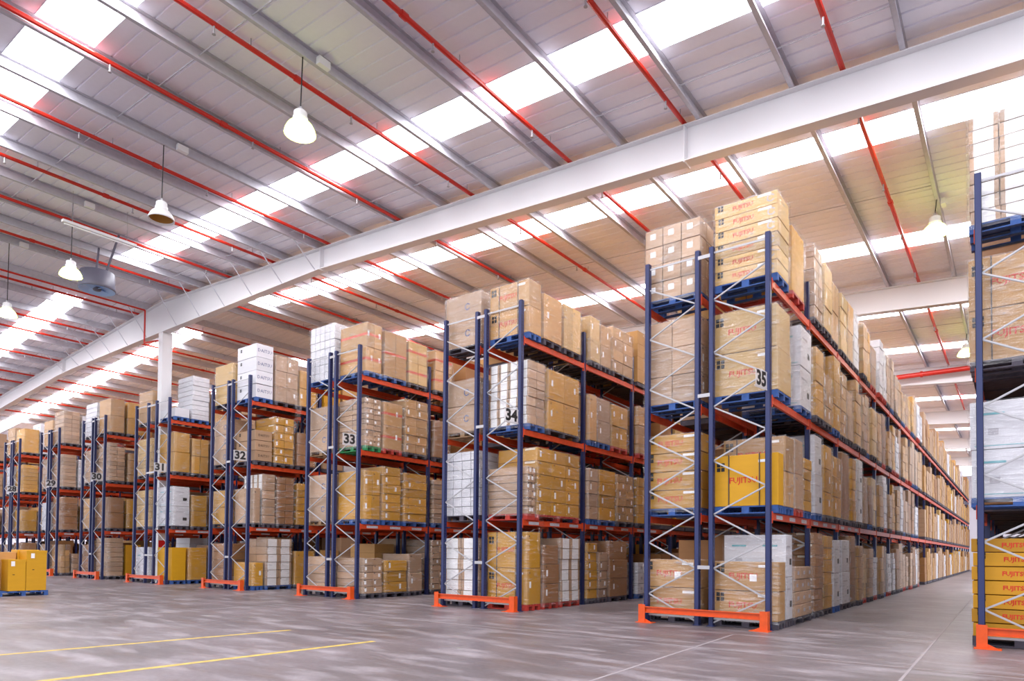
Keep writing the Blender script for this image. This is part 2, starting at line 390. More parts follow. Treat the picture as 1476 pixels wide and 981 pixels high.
# column under the ridge
def col_mesh():
    b = MB(); Hc = ZR-1.26
    b.box(-.17, .17, -.2, -.18, 0, Hc); b.box(-.17, .17, .18, .2, 0, Hc); b.box(-.01, .01, -.18, .18, 0, Hc); b.box(-.24, .24, -.28, .28, 0, .03)
    # boxed-in web plates that close the section
    b.box(.155, .17, -.18, .18, .03, Hc); b.box(-.17, -.155, -.18, .18, .03, Hc); return b.mesh('column', M['white_steel'])
for yc in (FRAMES[1]+.08, FRAMES[2], FRAMES[3]):
    if yc == FRAMES[1]+.08:
        cl = put('steel_column', col_mesh(), None, (-27.75, yc, 0), label='white steel column rising through rack thirty-one to the roof beam', cat='column')
        for nm, z0, z1, mt in (('fire_sign', 1.25, 1.72, 'signred'), ('fire_sign', .62, 1.12, 'signred')):
            s = put(nm, plate_mesh(.32, z1-z0, mt, .004), cl, (.172, -.02, (z0+z1)/2), (R90, 0, R90))
        put('sign_symbol', MB().box(-.05, .09, -.15, -.03, 0, .006).box(-.1, -.03, -.02, .12, 0, .006).mesh('sign_symbol', M['paper']), s)
# sprinkler pipes
PIPES = [-2.4, -5.36, -8.12, -11.08, -13.8, -16.96, -19.9, -22.65, -25.6, -29.9, -33.4, -35.2, -38.7, -42.3, -44.1, -47.6, -51.2]
ORD = ['first', 'second', 'third', 'fourth', 'fifth', 'sixth', 'seventh', 'eighth', 'ninth', 'tenth', 'eleventh', 'twelfth', 'thirteenth', 'fourteenth', 'fifteenth', 'sixteenth', 'seventeenth', 'eighteenth', 'nineteenth', 'twentieth', 'twenty-first', 'twenty-second', 'twenty-third', 'twenty-fourth']
head = cached('head', lambda: MB().tube((0, 0, -.12), (0, 0, 0), .018, 6).tube((0, 0, -.15), (0, 0, -.12), .035, 6, .02).mesh('sprinkler_head', M['galv']))
hang = cached('hang', lambda: MB().tube((0, 0, 0), (0, 0, .16), .01, 5).mesh('pipe_hanger', M['galv']))
coup = cached('coup', lambda: MB().tube((0, -.07, 0), (0, .07, 0), .062, 8).mesh('pipe_coupling', M['red']))
for i, x in enumerate(PIPES):
    z = ztop(x)+.075; y1 = 64 if x > -9 else 30
    r = put('sprinkler_pipe', MB().tube((0, -12, 0), (0, y1, 0), .046, 8).mesh('sprinkler_pipe', M['red'], False), None, (x, 0, z), label=f'{ORD[i]} red sprinkler pipe from the right, running under the roof', cat='pipe', group='red sprinkler pipes under the roof')
    y = -10.2+(i % 2)*.6
    while y < min(y1, 24):
        if abs((y-.35+.2) % 11.4) > .6: put('sprinkler_head', head, r, (0, y, -.04))
        put('pipe_hanger', hang, r, (0, y+.7, .04)); y += 3.0
    for y in (-4.9, .62, 5.9, 12.1, 17.5): put('pipe_coupling', coup, r, (0, y, 0))
rz = ztop(XR)+.05
r = put('riser_pipe', MB().tube((0, 0, 0), (0, 0, -1.35), .035, 8).tube((0, 0, -1.35), (.75, .2, -1.35), .035, 8).tube((0, -11, 0), (0, 0, 0), .035, 8).mesh('riser_pipe', M['red']), None, (XR-.85, -.05, 11.2), label='thin red pipe dropping down the haunch to the white column', cat='pipe')
r = put('main_pipe', MB().tube((-9, 0, 0), (12, 0, 0), .11, 12).mesh('main_pipe', M['red']), None, (0, FRAMES[3]-.42, ztop(-3)-.34), label='thick red main pipe crossing the far aisle below the roof', cat='pipe')
for x in (-6, -3.4, -.8, 2): put('pipe_coupling', MB().tube((x-.05, 0, 0), (x+.05, 0, 0), .14, 12).mesh('pipe_coupling', M['red']), r)
for x in (-6, -.8, 4): put('pipe_hanger', MB().tube((x, 0, .1), (x, 0, .45), .014, 6).mesh('pipe_hanger', M['galv']), r)
# lamps
prof = [(.0, .40), (.11, .40), (.12, .38), (.12, .20), (.14, .18), (.19, .12), (.255, .04), (.27, 0), (.262, 0), (.248, .035), (.18, .11), (.12, .165), (0, .17)]
lamp_top = MB().lathe([(0, .42), (.10, .42), (.12, .40), (.12, .31), (.135, .30), (.135, .23), (.12, .22), (0, .22)]).mesh('housing', M['enamel'], True)
shp = [(.115, .23), (.17, .21), (.225, .15), (.27, .06), (.285, 0), (.275, 0), (.26, .05), (.21, .135), (.14, .19), (0, .195)]
shade = MB().lathe(shp).mesh('reflector', M['enamel'], True); shade_on = MB().lathe(shp).mesh('reflector', M['glowshade'], True)
shade2 = MB().lathe([(.255, .04), (.2, .13), (.14, .18), (0, .185)]).mesh('inner_bowl', M['amber'], True)
disc = MB().lathe([(.262, .028), (.24, .0), (.16, -.03), (0, -.04)]).mesh('lit_glass', M['bulb'], True)
LAMPS = [(-10.4, -5.3, 1, 'lit green-white bay lamp nearest the camera, hanging below the front roof'), (-15.74, -5.3, 0, 'unlit bay lamp with amber inner bowl hanging below the front roof'),
         (-21.08, -5.3, 1, 'lit yellow-green bay lamp hanging beside the round grey fan'), (-26.42, -5.3, 1, 'lit bay lamp at the left edge of the picture'),
         (-1.5, 6.1, 1, 'lit bay lamp above the right aisle, nearer one'), (-1.5, 18.1, 1, 'lit bay lamp above the right aisle, farther one')]
for x, y, on, lab in LAMPS:
    zb = 9.0 if y < 0 else 9.05
    t = put('bay_lamp', None, None, (x, y, zb), label=lab, cat='lamp', group='hanging bay lamps')
    put('housing', lamp_top, t); put('reflector', shade_on if on else shade, t)
    put('lit_glass' if on else 'inner_bowl', disc if on else shade2, t)
    put('cable', MB().tube((0, 0, .44), (.04, 0, ztop(x)-zb-.005), .012, 5).mesh('cable', M['dark']), t)
    put('hook', MB().tube((0, 0, .42), (0, 0, .5), .03, 6).mesh('hook', M['galv']), t)
    put('connection_box', MB().box(.1, .2, .25, .5, ztop(x)-zb-.02, ztop(x)-zb+.12).mesh('connection_box', M['enamel']), t)
# round fan
t = put('ceiling_fan', None, None, (-22.9, -3.95, 9.45), label='round grey ceiling fan drum with blue bowl under the roof', cat='fan')
put('drum', MB().lathe([(.47, .0), (.52, .02), (.50, .1), (.48, .55), (0, .57)], 28).mesh('drum', M['greydrum'], True), t)
put('bowl', MB().lathe([(.5, .005), (.47, .0), (.42, .04), (.2, .09), (0, .10)], 28).mesh('bowl', M['blueglow'], True), t)
put('hub', MB().lathe([(0, -.01), (.1, .0), (.12, .03), (.1, .1)], 16).mesh('hub', M['greydrum'], True), t)
for q in range(4):
    a = q*R90+.4; put('blade', MB().bar((.1*math.cos(a), .1*math.sin(a), .06), (.36*math.cos(a), .36*math.sin(a), .07), .13, .012, (-math.sin(a), math.cos(a), .4)).mesh('blade', M['blueglow']), t)
for q in (-1, 1): put('hanger', MB().bar((q*.4, .1, .53), (q*.75, .3, 1.66), .05, .05).mesh('hanger', M['greydrum']), t)
t = put('tube_light', None, None, (-20.6, -4.75, 10.25), label='long white fluorescent batten hanging under the roof', cat='lamp')
put('batten', MB().box(-.06, .06, -.95, .95, 0, .07).mesh('batten', M['enamel']), t); put('tube', MB().tube((0, -.9, -.03), (0, .9, -.03), .02, 8).mesh('tube', M['tube']), t)
for y in (-.7, .7): put('suspension_wire', MB().tube((0, y, .07), (0, y, .95), .006, 4).mesh('suspension_wire', M['galv']), t)

# ------------------------------------------------------------------ racks
BAY, LV, HU = 2.82, [2.14, 4.27, 6.44], 7.31
ROWD = {36: 1.96, 35: -3.6, 34: -9.25, 33: -15.03, 32: -20.7, 31: -26.35, 30: -32.25, 29: -37.6, 28: -43.2, 27: -48.85, 26: -54.5}
def rowx(n):
    d = ROWD[n]; g = .71 if n == 31 else .28
    return d-2.12-g, d-1.06-g, d-1.06, d
NB = {36: 3, 35: 10, 34: 3, 33: 2, 32: 2, 31: 2, 30: 2, 29: 2, 28: 2, 27: 2, 26: 1}
TOT = 22
NW = {27: 'twenty-seven', 28: 'twenty-eight', 29: 'twenty-nine', 30: 'thirty', 31: 'thirty-one', 32: 'thirty-two', 33: 'thirty-three', 34: 'thirty-four', 35: 'thirty-five', 36: 'thirty-six'}
up_m = MB().box(-.045, .045, -.05, -.044, 0, HU).box(-.045, -.039, -.05, .05, 0, HU).box(.039, .045, -.05, .05, 0, HU).box(-.045, -.02, .044, .05, 0, HU).box(.02, .045, .044, .05, 0, HU).box(-.07, .07, -.08, .08, 0, .012).mesh('upright', M['upright'])
bm_m = MB().box(-.025, .025, .05, BAY-.05, -.13, 0).box(-.03, .03, .045, .06, -.19, .03).box(-.03, .03, BAY-.06, BAY-.045, -.19, .03).mesh('shelf_beam', M['beam'])
strip_m = plate_mesh(.42, .075, 'strip')
CN = [.07, 1.1, 2.13, 3.16, 4.2, 5.25, 6.28]; DN = [.57, 1.6, 2.64, 3.68, 4.72, 5.75, 6.77]
def brace_segs():
    s = []
    for i in range(7):
        s.append((CN[i], DN[i], 0))
        if i < 6: s.append((DN[i], CN[i+1], 1))
    return s
def brace_mesh(z0, z1, dirn, w_):
    def mk():
        xa, xb = (.03, w_-.03) if dirn else (w_-.03, .03)
        b = MB(); b.bar((xa, 0, z0), (xb, 0, z1), .014, .030); b.bar((xa, -.010, z0), (xb, -.010, z1), .006, .014); return b.mesh('brace', M['galv'])
    return cached(('brace', z0, z1, dirn, w_), mk)
def all_braces(b, x0, w_, inner_left, y):
    for (z0, z1, k_) in brace_segs():
        c, d = (x0+.03, x0+w_-.03) if inner_left else (x0+w_-.03, x0+.03)
        b.bar((c if k_ == 0 else d, y, z0), (d if k_ == 0 else c, y, z1), .014, .030)
    for z in (.15, 7.2): b.bar((x0+.03, y, z), (x0+w_-.03, y, z), .016, .032)
frame_m = {}
for il in (0, 1):
    b = MB(); all_braces(b, 0, 1.06, il, 0); frame_m[il] = b.mesh('frame_bracing', M['galv'])
rail_m = MB().bar((.03, 0, 0), (1.03, 0, 0), .016, .035).mesh('cross_rail', M['galv'])
WHERE = {36: 'unnumbered rack cropped by the right edge of the picture', 27: 'unnumbered rack cropped by the left edge', 26: 'farthest one glimpsed through the leftmost rack'}
for n in ROWD:
    a, b_, c, d = rowx(n)
    rk = put('pallet_rack', None, None, (d, 0, 0), label=('navy and orange pallet rack, '+WHERE[n]) if n in WHERE else 'navy and orange double pallet rack numbered '+NW[n], cat='rack', group='pallet racks side by side')
    nb = NB[n]
    for k_ in range(nb+1):
        for x in (a, b_, c, d): put('upright', up_m, rk, (x-d, k_*BAY, 0))
        for x0, il in ((a, 0), (c, 1)):
            if k_ == 0 or (n == 35 and k_ < 3):
                for (z0, z1, q) in brace_segs():
                    dirn = (q == 0) if il else (q == 1)
                    # il: zig-zag starts on the inner (left) upright of the right-hand frame
                    put('brace', brace_mesh(z0, z1, dirn, 1.06), rk, (x0-d, k_*BAY+.02*q, 0))
                for z in (.15, 7.2): put('cross_rail', rail_m, rk, (x0-d, k_*BAY, z))
            else: put('frame_bracing', frame_m[il], rk, (x0-d, k_*BAY, 0))
        for z in (1.12, 4.44, 7.15):
            if k_ < 2: put('row_spacer', cached(('spacer', round(c-b_, 2)), lambda: MB().box(.02, c-b_-.02, -.055, -.05, -.035, .035).mesh('row_spacer', M['galv'])), rk, (b_-d, k_*BAY, z))
    for k_ in range(nb):
        for li, z in enumerate(LV):
            for x, s in ((a, -1), (b_, 1), (c, -1), (d, 1)):
                bo = put('shelf_beam', bm_m, rk, (x-d+s*.03, k_*BAY, z))
                if li == 0 and x == d and (k_ < 3):
                    for q in range(3): put('location_label', strip_m, bo, (.0255, .5+q*.9, -.07), (R90, 0, R90))
    bb = MB(); b2 = MB(); tot = TOT if n != 36 else 6
    for k_ in range(nb, tot):
        y = k_*BAY
        for li, z in enumerate(LV):
            for x, s in ((a, -1), (b_, 1), (c, -1), (d, 1)): bb.box(x-d+s*.03-.025, x-d+s*.03+.025, y, y+BAY, z-.13, z)
        for x in (a, b_, c, d): b2.box(x-d-.045, x-d+.045, y+BAY-.05, y+BAY+.05, 0, HU)
    put('rear_beams', bb.mesh('rear_beams', M['beam']), rk, kind='stuff'); put('rear_uprights', b2.mesh('rear_uprights', M['navy']), rk, kind='stuff')
    if n not in WHERE:
        # flag sign standing out from the end upright, read from the aisle
        pl = put('number_plate', plate_mesh(.44, .34, 'plate', .004), rk, (-.04, -.30, 4.53), (R90, 0, R90-.16))
        for q in (0, 1): put('bracket', cached('bracket', lambda: MB().box(-.225, .235, -.01, .01, -.008, 0).mesh('bracket', M['galv'])), pl, (0, -.15+q*.3, 0))
        put('number', text_mesh(str(n), .36, 'ink', 0, 1.0, 3, .014), pl, (0, 0, .006)).scale = (1.05, 1, 1)
    # floor guard
    if n == 26: continue
    g = put('end_guard', None, None, ((a+d)/2, -.2, 0), label='orange steel floor guard at the foot of rack '+NW[n] if n not in WHERE else ('orange steel floor guard at the foot of the rightmost rack' if n == 36 else 'orange steel floor guard at the foot of the leftmost rack'), cat='guard rail', group='orange rack-end guards')
    wd = (d-a)/2+.05
    put('rail', cached(('rail', round(wd, 2)), lambda: MB().box(-wd, wd, -.02, .02, .20, .32).box(-wd, wd, -.06, -.02, .305, .32).box(-wd, wd, -.06, -.02, .20, .215).mesh('rail', M['orange'])), g)
    for s in (-1, 1):
        pm = cached(('gpost', s), lambda: MB().box(-.01, .01, -.07, .07, .012, .36).box(-.13 if s > 0 else .0, .0 if s > 0 else .13, -.07, -.055, .012, .36).prism([(0, .012), (-.26*s, .012), (0, .14)], 1, -.05, -.03).mesh('post', M['orange']))
        po = put('post', pm, g, (s*wd, 0, 0)); put('foot_plate', cached(('gfoot', s), lambda: MB().box(-.30 if s > 0 else -.04, .04 if s > 0 else .30, -.14, .09, 0, .012).mesh('foot_plate', M['orange'])), po)

# ------------------------------------------------------------------ pallet loads
LVW = ['floor level', 'first shelf', 'second shelf', 'top shelf']
LZ = [.003]+[z+.004 for z in LV]
COLW = {'kraft': 'light brown', 'gold': 'golden', 'tan': 'pale tan', 'brown': 'dark brown', 'white': 'white', 'cream': 'pale cream', 'yellow': 'yellow'}
rng = random.Random(11)
def decorate(c, dims, style, near, i, j, k_, nx, ny, nz, r):
    sx, sy, sz = dims; fr = (j == 0); sd = (i == nx-1)
    if 'F' in style and fr:      # red maker's name, symbols
        if sx > .5:
            stick('printed_name', text_mesh('FUJITSU', min(.155, sz*.46), 'redink', 0, 1.0, 1, .003), c, dims, 'f', .46, .5)
            stick('handling_symbols', sym_mesh(min(.16, sz*.45)), c, dims, 'f', .1, .78)
            stick('tape_tab', plate_mesh(.24, min(.05, sz*.18), 'paper'), c, dims, 'f', .80, .86)
    if 'D' in style:
        t = text_mesh('DAITSU', min(.16, sz*.36), 'ink' if style[0] != 'w' else 'blueink', 0, 1)
        if sd: stick('printed_name', t, c, dims, 's', .5, .5)
        if fr: stick('handling_symbols', sym_mesh(.1), c, dims, 'f', .2, .7)
    if 'A' in style:             # tall white appliance cartons
        if sd:
            stick('bar_code', plate_mesh(min(.16, sy*.3), .12, 'ink'), c, dims, 's', .72, .36)
            stick('print_line', plate_mesh(sy*.5, .03, 'greyink'), c, dims, 's', .4, .72)
        if fr:
            for u in (.25, .75):
                stick('bar_code', plate_mesh(.13, .10, 'greyink'), c, dims, 'f', u, .36)
                stick('print_line', plate_mesh(.28, .035, 'tealink'), c, dims, 'f', u, .74)
            stick('print_line', plate_mesh(sx*.9, .012, 'tealink'), c, dims, 'f', .5, .07)
    if 'O' in style and fr: stick('round_mark', ring_mesh(min(.09, sz*.3), 'blueink'), c, dims, 'f', .62 if nx < 3 else .5, .5)
    if 'W' in style and fr: stick('round_mark', ring_mesh(min(.075, sz*.3), 'greyink'), c, dims, 'f', .9, .52)
    if 'T' in style and sd and near:   # white address labels on the aisle side
        if r.random() < .75: stick('paper_label', plate_mesh(.07, min(.15, sz*.5), 'paper'), c, dims, 's', .22 if r.random() < .6 else .7, .55)
        stick('handling_mark', plate_mesh(.035, .035, 'ink'), c, dims, 's', .18, .88)
    if 'L' in style and fr and k_ == nz-1: stick('paper_label', plate_mesh(.13, .13, 'paper'), c, dims, 'f', .62, .45)
    if 'E' in style and fr and near: stick('tape_tab', plate_mesh(min(.3, sx*.4), .045, 'tape'), c, dims, 'f', .82, .9)
    if 'R' in style and sd: stick('red_tape', plate_mesh(sy*.99, .07, 'redtape'), c, dims, 's', .5, .52)
    if 'R' in style and fr: stick('red_tape', plate_mesh(sx*.99, .07, 'redtape'), c, dims, 'f', .5, .52)
    if 'V' in style and fr: stick('white_panel', plate_mesh(sx*.68, sz*.985, 'paper'), c, dims, 'f', .5, .5)
    if 'v' in style and sd: stick('white_panel', plate_mesh(sy*.68, sz*.985, 'paper'), c, dims, 's', .5, .5)
    if 'v' in style and sd and near: stick('round_mark', ring_mesh(.05, 'greyink'), c, dims, 's', .5, .5)
    if 'Q' in style and fr: stick('paper_label', plate_mesh(.12, .12, 'paper'), c, dims, 'f', .45, .62)
    if 'P' in style:                   # pale label panels on small white cartons
        if fr and near: stick('print_block', plate_mesh(sx*.4, sz*.35, 'greyink'), c, dims, 'f', .5, .6)
        if sd and near: stick('print_block', plate_mesh(sy*.3, sz*.3, 'greyink'), c, dims, 's', .6, .5)
def load(n, side, lvl, idx, y0, y1, mat, style, h, nx, ny, nz, pal='grey', wrap=1, near=1, x0=None, x1=None, where=None):
    a, b_, c, d = rowx(n)
    if x0 is None:
        x0, x1 = (c-.0, d+.13) if side == 'cd' else (a-.13, b_-.0)
    y0 = max(y0+.016, .135); y1 = -.016+ min(y1, (int(y0//BAY)+1)*BAY-.13)
    xc, yc, sx, sy = (x0+x1)/2, (y0+y1)/2, x1-x0, y1-y0
    r = random.Random(n*1000+lvl*100+idx*7+(0 if side == 'cd' else 50))
    xc += r.uniform(-.05, .03) if side == 'cd' and y0 > 2 else 0
    num = 'rack '+NW[n] if n not in WHERE else ('the rightmost rack' if n == 36 else 'the leftmost rack')
    pw = {'blue': 'blue', 'grey': 'dark', 'red': 'red', 'green': 'green', 'wood': 'bare'}[pal]
    sidew = '' if side == 'cd' else ', left half'
    lab = f"{'wrapped ' if wrap else ''}{COLW[mat]} cartons, {num}, {LVW[lvl]}, {ORD[idx]} load from front{sidew}"
    t = put('pallet_load', None, None, (xc, yc, LZ[lvl]), label=lab, cat='pallet load', group='pallet loads on the racks')
    p_ = put('pallet', pallet_mesh(1.2, sy, 'pal_'+pal), t, (0, 0, 0)); p_.scale = ((sx-.01)/1.2, (sy-.005)/round(sy, 1), 1)
    drop = r.choice((0, 0, 1, 2)) if not near and ny == 2 and nz > 3 else 0
    zc = .145; layer = h/nz; cx, cy = sx/nx, sy/ny
    for k_ in range(nz):
        sh = r.uniform(-.014, .014); sv = r.uniform(-.006, .006)
        for i in range(nx):
            for j in range(ny):
                if 0 < i < nx-1 and 0 < j < ny-1 and k_ < nz-1: continue
                if drop and k_ == nz-1 and j == drop-1: continue
                dims = (round(cx-.014, 2), round(cy-.014, 2), round(layer-.013, 3))
                me = carton_mesh(*dims, mat)
                o = put('carton', me, t, (-sx/2+cx*(i+.5)+sh+r.uniform(-.004, .004), -sy/2+cy*(j+.5)+sv+r.uniform(-.004, .004), zc+layer*k_), (0, 0, r.uniform(-.008, .008)))
                decorate(o, dims, style, near, i, j, k_, nx, ny, nz, r)
    if near and nx*ny*nz <= 8 and 'S' in style:
        for u in (.24, .72): put('strap', MB().box(-.009, .009, -.004, .004, 0, h).mesh('strap', M['strap']), t, (-sx/2+sx*u, -sy/2-.004, zc))
    if wrap:
        sk = r.choice((0, .05, .08)); fm, (fx, fy, fz) = film_mesh(sx, sy, h+sk, r.randint(0, 2))
        f = put('stretch_wrap', fm, t, (0, 0, zc-sk)); f.scale = ((sx+.015)/fx, (sy+.015)/fy, (h+sk)/fz)
    return t
